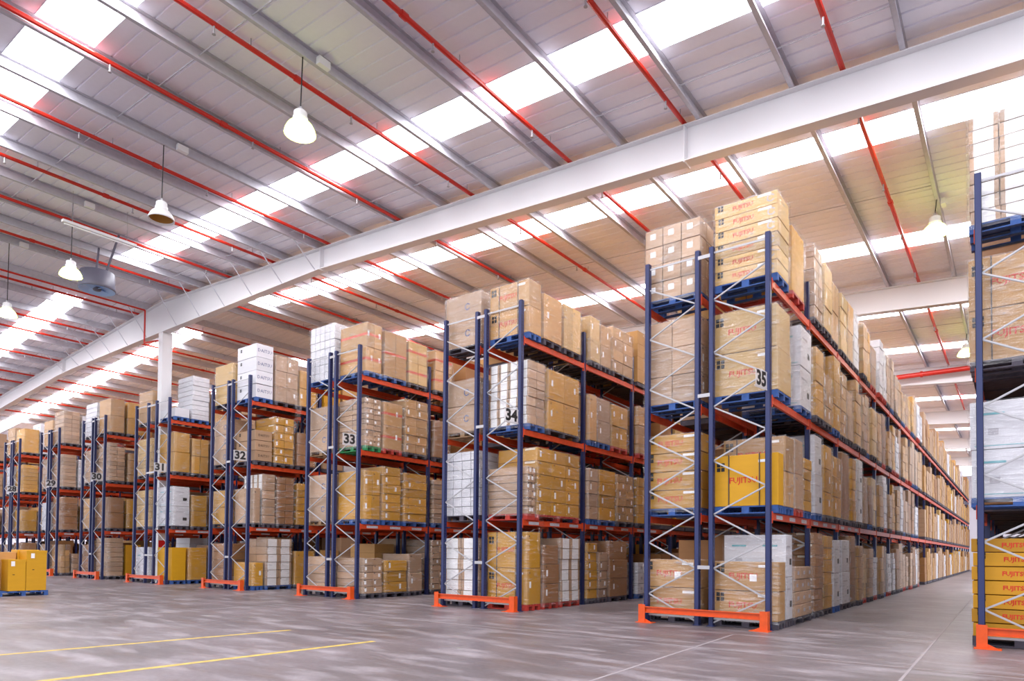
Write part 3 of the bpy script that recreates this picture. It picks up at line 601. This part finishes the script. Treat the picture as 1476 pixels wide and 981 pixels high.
# ---- loads read off the photograph: (level, y0, y1, material, style, height, nx, ny, nz, pallet, wrap)
CD = {
 35: [(0, .10, .64, 'kraft', 'FL', 1.10, 1, 1, 2, 'grey', 1), (0, .68, 1.16, 'white', 'A', 1.62, 1, 1, 2, 'grey', 1), (0, 1.25, 2.62, 'tan', 'P', 1.0, 2, 3, 4, 'grey', 1),
      (0, 2.95, 3.75, 'brown', 'E', 1.72, 1, 2, 7, 'grey', 1), (0, 3.8, 4.75, 'gold', 'E', 1.68, 1, 2, 6, 'grey', 1), (0, 4.85, 5.5, 'white', 'A', 1.6, 1, 1, 2, 'blue', 1),
      (0, 5.85, 6.8, 'white', 'A', 1.62, 1, 1, 2, 'grey', 1), (0, 6.9, 7.6, 'brown', 'T', 1.75, 1, 1, 4, 'grey', 1), (0, 7.68, 8.4, 'kraft', 'T', 1.5, 1, 1, 5, 'grey', 1),
      (1, .10, .52, 'yellow', 'FS', .98, 1, 1, 1, 'blue', 0), (1, .58, 1.22, 'kraft', 'FS', 1.35, 1, 1, 2, 'blue', 1), (1, 1.3, 1.95, 'tan', 'T', 1.4, 1, 1, 2, 'red', 1), (1, 2.0, 2.7, 'gold', 'E', 1.1, 1, 1, 5, 'blue', 1),
      (1, 2.95, 3.65, 'white', 'A', 1.72, 1, 1, 2, 'blue', 1), (1, 3.75, 4.5, 'gold', 'T', 1.6, 1, 1, 3, 'grey', 1), (1, 4.55, 5.5, 'gold', 'TE', 1.45, 1, 2, 3, 'grey', 1),
      (1, 5.8, 6.7, 'brown', '', 1.7, 1, 2, 1, 'grey', 1), (1, 6.8, 7.4, 'gold', 'T', 1.65, 1, 1, 6, 'grey', 1), (1, 7.5, 8.3, 'white', 'A', 1.72, 1, 1, 2, 'grey', 1),
      (2, .10, 1.04, 'cream', 'F', 1.62, 1, 1, 2, 'blue', 1), (2, 1.74, 2.66, 'white', 'A', 1.66, 1, 1, 2, 'blue', 1), (2, 2.95, 3.7, 'gold', 'E', 1.52, 1, 1, 4, 'grey', 1), (2, 3.76, 4.55, 'kraft', 'T', 1.1, 2, 2, 3, 'grey', 1), (2, 4.75, 5.58, 'gold', 'T', 1.75, 1, 1, 3, 'blue', 1),
      (2, 5.8, 6.5, 'kraft', 'T', 1.6, 1, 1, 5, 'grey', 1), (2, 6.6, 7.4, 'tan', '', 1.3, 1, 1, 2, 'grey', 1), (2, 7.5, 8.35, 'kraft', 'E', 1.75, 1, 2, 6, 'grey', 1),
      (3, .10, .92, 'cream', 'FW', 1.56, 1, 1, 6, 'blue', 1), (3, 1.15, 2.1, 'gold', 'S', 1.32, 2, 1, 1, 'red', 1), (3, 2.95, 3.75, 'tan', 'T', 1.6, 1, 2, 6, 'grey', 1), (3, 3.8, 4.6, 'cream', 'T', 1.5, 1, 1, 3, 'grey', 1), (3, 4.7, 5.5, 'kraft', 'T', 1.4, 1, 2, 2, 'grey', 1),
      (3, 5.8, 6.6, 'cream', 'T', 1.45, 1, 1, 4, 'grey', 1), (3, 6.7, 7.45, 'kraft', 'T', 1.5, 1, 1, 2, 'grey', 1), (3, 7.55, 8.3, 'white', 'P', 1.55, 1, 2, 7, 'grey', 1)],
 34: [(0, .10, .72, 'gold', 'FST', 1.72, 1, 1, 2, 'red', 1), (0, .78, 1.5, 'brown', 'T', 1.42, 1, 1, 3, 'red', 1), (0, 1.56, 2.5, 'tan', 'v', 1.6, 1, 2, 6, 'red', 1),
      (0, 2.95, 3.48, 'gold', 'T', 1.5, 1, 1, 6, 'grey', 1), (0, 3.52, 4.02, 'tan', 'T', 1.25, 1, 1, 5, 'grey', 1), (0, 4.08, 5.15, 'brown', 'T', 1.58, 1, 1, 3, 'grey', 1), (0, 5.85, 6.7, 'white', 'PO', .95, 2, 2, 3, 'blue', 1),
      (1, .10, .46, 'tan', 'T', 1.12, 1, 2, 6, 'red', 1), (1, .5, 2.46, 'gold', 'TE', 1.62, 1, 3, 5, 'red', 1), (1, 2.95, 3.46, 'tan', 'T', 1.38, 1, 1, 4, 'blue', 1), (1, 3.5, 4.44, 'gold', 'T', 1.4, 1, 1, 4, 'blue', 1), (1, 4.5, 5.58, 'kraft', 'TE', 1.36, 1, 2, 6, 'grey', 1), (1, 5.85, 6.7, 'gold', 'E', 1.4, 1, 1, 5, 'grey', 1),
      (2, .10, .84, 'tan', 'V', 1.52, 4, 2, 7, 'blue', 1), (2, .96, 2.42, 'gold', 'T', 1.48, 2, 2, 2, 'grey', 1), (2, 2.95, 3.36, 'kraft', 'T', 1.25, 1, 1, 1, 'blue', 1), (2, 3.4, 4.14, 'tan', 'T', 1.25, 1, 1, 2, 'blue', 1), (2, 4.2, 5.15, 'gold', 'T', 1.2, 1, 2, 2, 'red', 1), (2, 5.85, 6.6, 'kraft', '', 1.45, 1, 1, 5, 'red', 1),
      (3, .10, .66, 'kraft', 'FS', 1.28, 1, 1, 2, 'blue', 1), (3, .74, 1.56, 'kraft', 'TS', 1.12, 1, 1, 1, 'grey', 1), (3, 1.66, 2.5, 'cream', 'T', 1.15, 1, 2, 1, 'grey', 1), (3, 2.95, 3.5, 'cream', 'T', 1.22, 1, 1, 2, 'grey', 1), (3, 3.54, 4.15, 'kraft', 'T', 1.15, 1, 1, 2, 'grey', 1), (3, 4.25, 5.5, 'kraft', 'T', 1.3, 1, 2, 4, 'grey', 1)],
 33: [(0, .10, .86, 'tan', 'T', 1.02, 1, 2, 5, 'grey', 1), (0, .92, 1.86, 'gold', 'TE', .95, 1, 1, 3, 'grey', 1), (0, 1.9, 2.5, 'tan', 'T', 1.15, 1, 1, 2, 'grey', 1), (0, 2.95, 3.7, 'tan', 'T', 1.6, 1, 2, 8, 'grey', 1),
      (1, .10, .74, 'gold', 'T', 1.42, 1, 2, 2, 'blue', 1), (1, .8, 1.56, 'gold', 'T', 1.6, 1, 1, 6, 'blue', 1), (1, 1.66, 2.66, 'gold', 'TE', 1.5, 1, 1, 6, 'blue', 1), (1, 2.95, 3.8, 'tan', '', 1.4, 1, 2, 9, 'blue', 1),
      (2, .10, .74, 'tan', 'T', 1.4, 2, 2, 9, 'green', 1), (2, .8, 1.58, 'kraft', 'RT', 1.4, 1, 1, 2, 'red', 1), (2, 1.68, 2.66, 'kraft', 'TE', 1.65, 1, 2, 6, 'grey', 1), (2, 2.95, 3.7, 'brown', 'O', 1.2, 1, 1, 1, 'grey', 1),
      (3, .10, .74, 'kraft', 'RT', 1.42, 1, 2, 2, 'blue', 1), (3, .8, 1.72, 'kraft', 'R', 1.35, 1, 2, 1, 'blue', 1), (3, 1.78, 2.62, 'cream', 'R', 1.3, 1, 2, 2, 'grey', 1), (3, 2.95, 3.8, 'kraft', 'R', 1.3, 1, 2, 2, 'grey', 1)],
 32: [(0, .10, .54, 'gold', 'T', .8, 1, 1, 1, 'blue', 1), (0, .6, 1.66, 'tan', 'vT', 1.62, 2, 2, 6, 'blue', 1), (0, 1.75, 2.6, 'gold', 'T', 1.2, 1, 1, 1, 'grey', 1),
      (1, .10, .40, 'tan', 'T', 1.2, 2, 1, 1, 'grey', 1), (1, .44, .96, 'tan', 'V', 1.7, 4, 1, 6, 'grey', 1), (1, 1.0, 1.7, 'brown', 'E', 1.65, 1, 2, 7, 'grey', 1), (1, 1.8, 2.6, 'gold', 'E', 1.5, 1, 1, 6, 'grey', 1),
      (2, .10, .8, 'tan', 'D', 1.05, 1, 1, 3, 'grey', 0), (2, .86, 1.66, 'gold', 'TE', 1.62, 1, 2, 6, 'grey', 1), (2, 1.8, 2.6, 'brown', '', 1.2, 1, 1, 3, 'grey', 1),
      (3, .10, .8, 'white', 'wD', 1.85, 1, 1, 4, 'blue', 0), (3, .86, 1.8, 'tan', 'T', 1.62, 1, 2, 3, 'grey', 1), (3, 1.85, 2.6, 'gold', 'T', 1.3, 1, 2, 2, 'grey', 1)],
 31: [(0, .10, .72, 'yellow', 'T', 1.3, 2, 1, 1, 'blue', 0), (0, .78, 1.56, 'gold', 'T', 1.3, 1, 1, 1, 'blue', 1), (0, 1.7, 2.5, 'brown', '', 1.4, 1, 1, 3, 'grey', 1),
      (1, .10, .80, 'white', 'A', 1.55, 1, 1, 2, 'grey', 1), (1, .86, 1.52, 'gold', 'T', 1.25, 1, 1, 2, 'grey', 1), (1, 1.7, 2.5, 'brown', '', 1.3, 1, 1, 3, 'grey', 1),
      (2, .10, .78, 'gold', 'T', 1.55, 1, 1, 2, 'grey', 1), (2, .84, 1.54, 'gold', 'T', 1.4, 1, 2, 2, 'grey', 1), (2, 1.7, 2.5, 'brown', '', 1.3, 1, 1, 3, 'grey', 1),
      (3, .10, .74, 'white', '', .36, 1, 1, 1, 'blue', 0), (3, .80, 1.54, 'white', 'P', 1.75, 1, 1, 9, 'blue', 1), (3, 1.7, 2.5, 'kraft', '', 1.2, 1, 1, 3, 'grey', 1)],
 30: [(0, .10, .82, 'tan', 'E', 1.7, 1, 1, 8, 'grey', 1), (0, .9, 1.6, 'gold', 'E', 1.4, 1, 1, 1, 'grey', 0), (1, .10, .8, 'brown', 'T', 1.38, 1, 1, 2, 'grey', 1), (1, .9, 1.6, 'gold', '', 1.3, 1, 1, 2, 'grey', 1),
      (2, .10, .8, 'tan', '', 1.68, 1, 2, 10, 'grey', 1), (2, .9, 1.6, 'kraft', 'T', 1.3, 1, 1, 4, 'grey', 1), (3, .10, .74, 'kraft', 'T', 1.5, 1, 1, 2, 'grey', 1), (3, .84, 1.6, 'gold', '', 1.45, 1, 1, 2, 'grey', 1)],
 29: [(0, .10, .55, 'kraft', '', 1.4, 1, 2, 5, 'grey', 1), (0, .6, 1.2, 'tan', 'T', .95, 1, 2, 4, 'grey', 1), (1, .10, .85, 'brown', 'T', 1.62, 1, 1, 5, 'grey', 1), (2, .10, .75, 'tan', 'T', 1.6, 1, 1, 9, 'grey', 1), (2, .8, 1.4, 'white', 'P', 1.4, 1, 1, 8, 'grey', 1), (3, .10, .85, 'tan', 'P', 1.6, 2, 2, 8, 'grey', 1), (3, .92, 1.6, 'white', '', 1.45, 1, 1, 7, 'grey', 1)],
 28: [(0, .10, .85, 'brown', 'T', 1.5, 1, 1, 4, 'grey', 1), (1, .10, .85, 'gold', 'T', 1.15, 1, 1, 2, 'grey', 1), (2, .10, .85, 'gold', 'E', 1.5, 1, 1, 7, 'grey', 1), (3, .10, .85, 'gold', 'T', 1.3, 1, 1, 1, 'grey', 1)],
}
AB = {
 35: [('kraft', 'FL', 1.12, 1, 1, 2, 'grey', .10, .66), ('gold', 'F', 1.5, 1, 1, 4, 'blue', .10, .95), ('tan', 'T', 1.7, 2, 1, 3, 'blue', .10, .95), ('tan', 'Q', 1.5, 3, 2, 4, 'blue', .10, .9)],
 34: [('tan', 'V', 1.58, 2, 2, 6, 'grey', .10, .9), ('white', '', 1.62, 4, 2, 7, 'grey', .10, .9), ('tan', 'O', 1.32, 1, 1, 2, 'wood', .10, .8), ('tan', 'O', 1.35, 1, 1, 2, 'grey', .10, .8)],
 33: [('tan', '', 1.05, 1, 2, 4, 'grey', .10, .9), ('tan', 'O', 1.4, 1, 1, 2, 'wood', .10, .9), ('tan', 'O', 1.35, 1, 1, 2, 'wood', .10, .9), ('white', '', 1.7, 5, 2, 7, 'blue', .10, .9)],
 32: [('brown', '', 1.45, 1, 1, 5, 'grey', .10, .9), ('gold', 'T', 1.2, 1, 1, 2, 'grey', .10, .9), ('tan', 'O', 1.6, 1, 1, 3, 'grey', .10, .9), ('cream', 'T', 1.42, 1, 1, 2, 'grey', .10, .9)],
 31: [('white', 'A', 1.3, 1, 1, 1, 'grey', .10, .9), ('cream', 'T', 1.5, 1, 2, 5, 'grey', .10, .9), ('cream', 'T', 1.5, 1, 2, 5, 'grey', .10, .9), ('kraft', 'T', 1.3, 1, 1, 3, 'grey', .10, .9)],
 30: [('brown', '', 1.4, 1, 1, 5, 'grey', .10, .9), ('kraft', '', 1.4, 1, 1, 3, 'grey', .10, .9), ('tan', '', 1.5, 1, 1, 6, 'grey', .10, .9), ('white', '', 1.5, 1, 1, 7, 'grey', .10, .9)],
 29: [('tan', '', 1.4, 1, 1, 5, 'grey', .10, .9), ('white', '', 1.4, 1, 1, 3, 'grey', .10, .9), ('tan', '', 1.5, 1, 1, 6, 'grey', .10, .9), ('kraft', '', 1.3, 1, 1, 3, 'grey', .10, .9)],
 28: [('tan', '', 1.4, 1, 1, 5, 'grey', .10, .9), ('tan', '', 1.4, 1, 1, 3, 'grey', .10, .9), ('white', '', 1.5, 1, 1, 6, 'grey', .10, .9), ('kraft', '', 1.5, 1, 1, 3, 'grey', .10, .9)],
 36: [('gold', 'Fn', 1.52, 1, 1, 7, 'grey', .10, .95), ('white', 'A', 1.5, 1, 1, 2, 'blue', .10, .95), ('kraft', 'FS', 1.62, 1, 1, 2, 'grey', .10, .95), ('tan', 'V', 1.72, 3, 2, 8, 'blue', .10, .95)],
}
next_y = {}
for n, L in CD.items():
    cnt = {}
    for (lv, y0, y1, mat, st, h, nx, ny, nz, pal, wr) in L:
        i = cnt.get(lv, 0); cnt[lv] = i+1
        load(n, 'cd', lv, i, y0, y1, mat, st, h, nx, ny, nz, pal, wr, 1 if n >= 32 and y0 < 6 else 0)
        next_y[(n, lv)] = (y1, i+1)
for n, L in AB.items():
    for lv, (mat, st, h, nx, ny, nz, pal, y0, y1) in enumerate(L):
        load(n, 'ab', lv, 0, y0, y1, mat, st, h, nx, ny, nz, pal, 0 if 'n' in st else 1, 1 if n >= 32 else 0)
# ---- further loads: drawn at random in the same kinds
KINDS = [('tan', '', 3), ('tan', 'P', 5), ('kraft', '', 4), ('brown', '', 2), ('kraft', 'T', 5), ('gold', 'T', 5), ('tan', 'T', 6), ('brown', '', 3), ('white', 'A', 2), ('cream', 'T', 3), ('white', 'P', 7), ('gold', 'E', 6), ('kraft', 'E', 4), ('tan', '', 2)]
def slots(y_from, y_to):
    k_ = int(y_from//BAY)
    while k_*BAY < y_to:
        y = k_*BAY+.12; end = (k_+1)*BAY-.1
        while y < end-.6:
            w_ = min(end-y, rng.uniform(.72, .98)); 
            if end-y-w_ < .55: w_ = min(end-y, 1.0)
            if y >= y_from+.02: yield y, y+w_-rng.uniform(.06, .14)
            y += w_
        k_ += 1
FAR = 24.0
for lv in range(4):
    y, i = next_y[(35, lv)]
    for (ya, yb) in slots(y, FAR):
        mat, st, nz = rng.choice(KINDS); h = rng.uniform(1.15, 1.78)
        if i < len(ORD): load(35, 'cd', lv, i, ya, yb, mat, st, h, 1, rng.choice((1, 2, 2)), nz, rng.choice(('grey', 'grey', 'blue', 'red')), 1, 0)
        i += 1
for n in (30, 29, 28, 27):
    for lv in range(4):
        y, i = next_y.get((n, lv), (.05, 0))
        for (ya, yb) in slots(y, 2.4):
            mat, st, nz = rng.choice(KINDS); load(n, 'cd', lv, i, ya, yb, mat, st if st != 'T' else '', rng.uniform(1.1, 1.7), 1, 1, nz, 'grey', 1 if n > 28 else 0, 0); i += 1
        next_y[(n, lv)] = (2.5, i)
# ---- everything deeper in the rows: one object, too many to tell apart
MK = ['kraft', 'gold', 'tan', 'brown', 'white', 'cream', 'pal_grey']
fb = MB(); KF = [k_ for k_ in KINDS if k_[0] != 'gold']+[('gold', '', 5), ('brown', '', 5), ('tan', '', 6)]
for n in ROWD:
    a, b_, c, d = rowx(n)
    for side in ('cd', 'ab'):
        x0, x1 = (c, d+.12) if side == 'cd' else (a-.12, b_)
        for lv in range(4):
            y0 = .1 if n == 26 else FAR if (n == 35 and side == 'cd') else (next_y.get((n, lv), (.9, 0))[0] if side == 'cd' else 1.0)
            if n == 36 and side == 'cd': y0 = .1
            y1 = TOT*BAY if n != 36 else 6*BAY
            for (ya, yb) in slots(y0+.05, y1):
                mat, st, nz = rng.choice(KF); h = rng.uniform(1.1, 1.75); z = LZ[lv]
                mi = MK.index(mat); fb.box(x0, x1, ya, yb, z+.02, z+.135, 6)
                nz = nz if (n == 35 and side == 'cd') or ya < 7 else 1
                for k_ in range(nz):
                    e = rng.uniform(-.01, .01); fb.box(x0+e, x1+e, ya, yb, z+.145+h*k_/nz, z+.145+h*(k_+1)/nz-.008, mi)
put('distant_pallet_loads', fb.mesh('distant_pallet_loads', [M[q] for q in MK]), None, label='countless carton stacks deeper along the rack rows', cat='pallet load', kind='stuff')
# ---- loose pallet on the open floor at the left
t = put('floor_pallet', None, None, (-23.2, -5.75, 0), label='blue pallet of tall yellow cartons on the open floor at left', cat='pallet load')
put('pallet', pallet_mesh(1.2, 1.2, 'pal_blue'), t)
for (cx, cy, sx, sy, sz, mt) in ((.28, .30, .62, .50, 1.15, 'yellow'), (.30, -.17, .58, .42, .89, 'yellow'), (-.3, .28, .55, .55, 1.17, 'yellow'), (-.3, -.3, .55, .55, 1.1, 'kraft')):
    o = put('carton', carton_mesh(sx, sy, sz, mt), t, (cx, cy, .145))
    if cx > 0:
        put('carton_lid', MB().box(-sx/2-.006, sx/2+.006, -sy/2-.006, sy/2+.006, sz-.06, sz+.004).mesh('carton_lid', M['gold' if mt == 'kraft' else 'yellow']), o)
        put('paper_label', plate_mesh(.09, .14, 'paper'), o, (sx/2+.008, -.1, sz*.87), (R90, 0, R90))
        put('hand_hole', plate_mesh(.05, .02, 'ink'), o, (sx/2+.002, -.08, sz*.52), (R90, 0, R90))
t = put('wooden_crate', None, None, (-23.2, -7.0, 0), label='open wooden crate around yellow cartons at the left picture edge', cat='crate')
put('pallet', pallet_mesh(1.2, 1.0, 'pal_blue'), t); put('carton', carton_mesh(1.0, .8, 1.25, 'gold'), t, (0, -.05, .145)); put('carton', carton_mesh(.9, .3, .2, 'kraft'), t, (0, -.2, 1.4))
for x in (-.56, .56):
    for y in (-.46, .46): put('crate_post', MB().box(x-.03, x+.03, y-.03, y+.03, .145, 1.12).mesh('crate_post', M['cream']), t)
    for z in (.3, .9): put('crate_slat', MB().box(x-.045 if x < 0 else x+.03, x-.03 if x < 0 else x+.045, -.5, .5, z, z+.09).mesh('crate_slat', M['cream']), t)

# loose film hanging off wrapped loads
def tail(ld, x, y, z0, z1, wd):
    r = random.Random(int(abs(x*100+y*10))); b = MB(); n = 10
    for j in range(n+1):
        u = j/n; ww = wd*(.5+.5*math.sin(1.2+u*2.2))*r.uniform(.8, 1.2)
        for i in range(5): b.v.append((r.uniform(0, .05)+.03*(i % 2), (i/4-.5)*ww+.06*math.sin(u*4), z0+(z1-z0)*u))
    for j in range(n):
        for i in range(4): b.f.append((j*5+i, j*5+i+1, (j+1)*5+i+1, (j+1)*5+i)); b.mi.append(0)
    o = put('loose_film', b.mesh('loose_film', M['film'], True), ld, (x-ld.location.x, y-ld.location.y, -ld.location.z))
BYL = {o['label']: o for o in bpy.data.objects if o.name.startswith('pallet_load')}
for key, x, y, z0, z1, wd in (('golden cartons, rack thirty-four, first shelf, second load from front', -9.08, .55, 2.4, 1.35, .22), ('light brown cartons, rack thirty-five, first shelf, second load from front', -3.42, .62, 3.4, 2.3, .4),
                          ('golden cartons, rack thirty-five, first shelf, fifth', -3.42, 3.9, 3.6, 2.3, .35), ('pale tan cartons, rack thirty-two, top shelf, second', -20.5, 1.7, 7.0, 5.6, .3), ('white cartons, rack thirty-one, floor level, first load from front, left', -29.42, .5, 1.3, .2, .5)):
    for lab, o in BYL.items():
        if key in lab: tail(o, x, y, z0, z1, wd); break
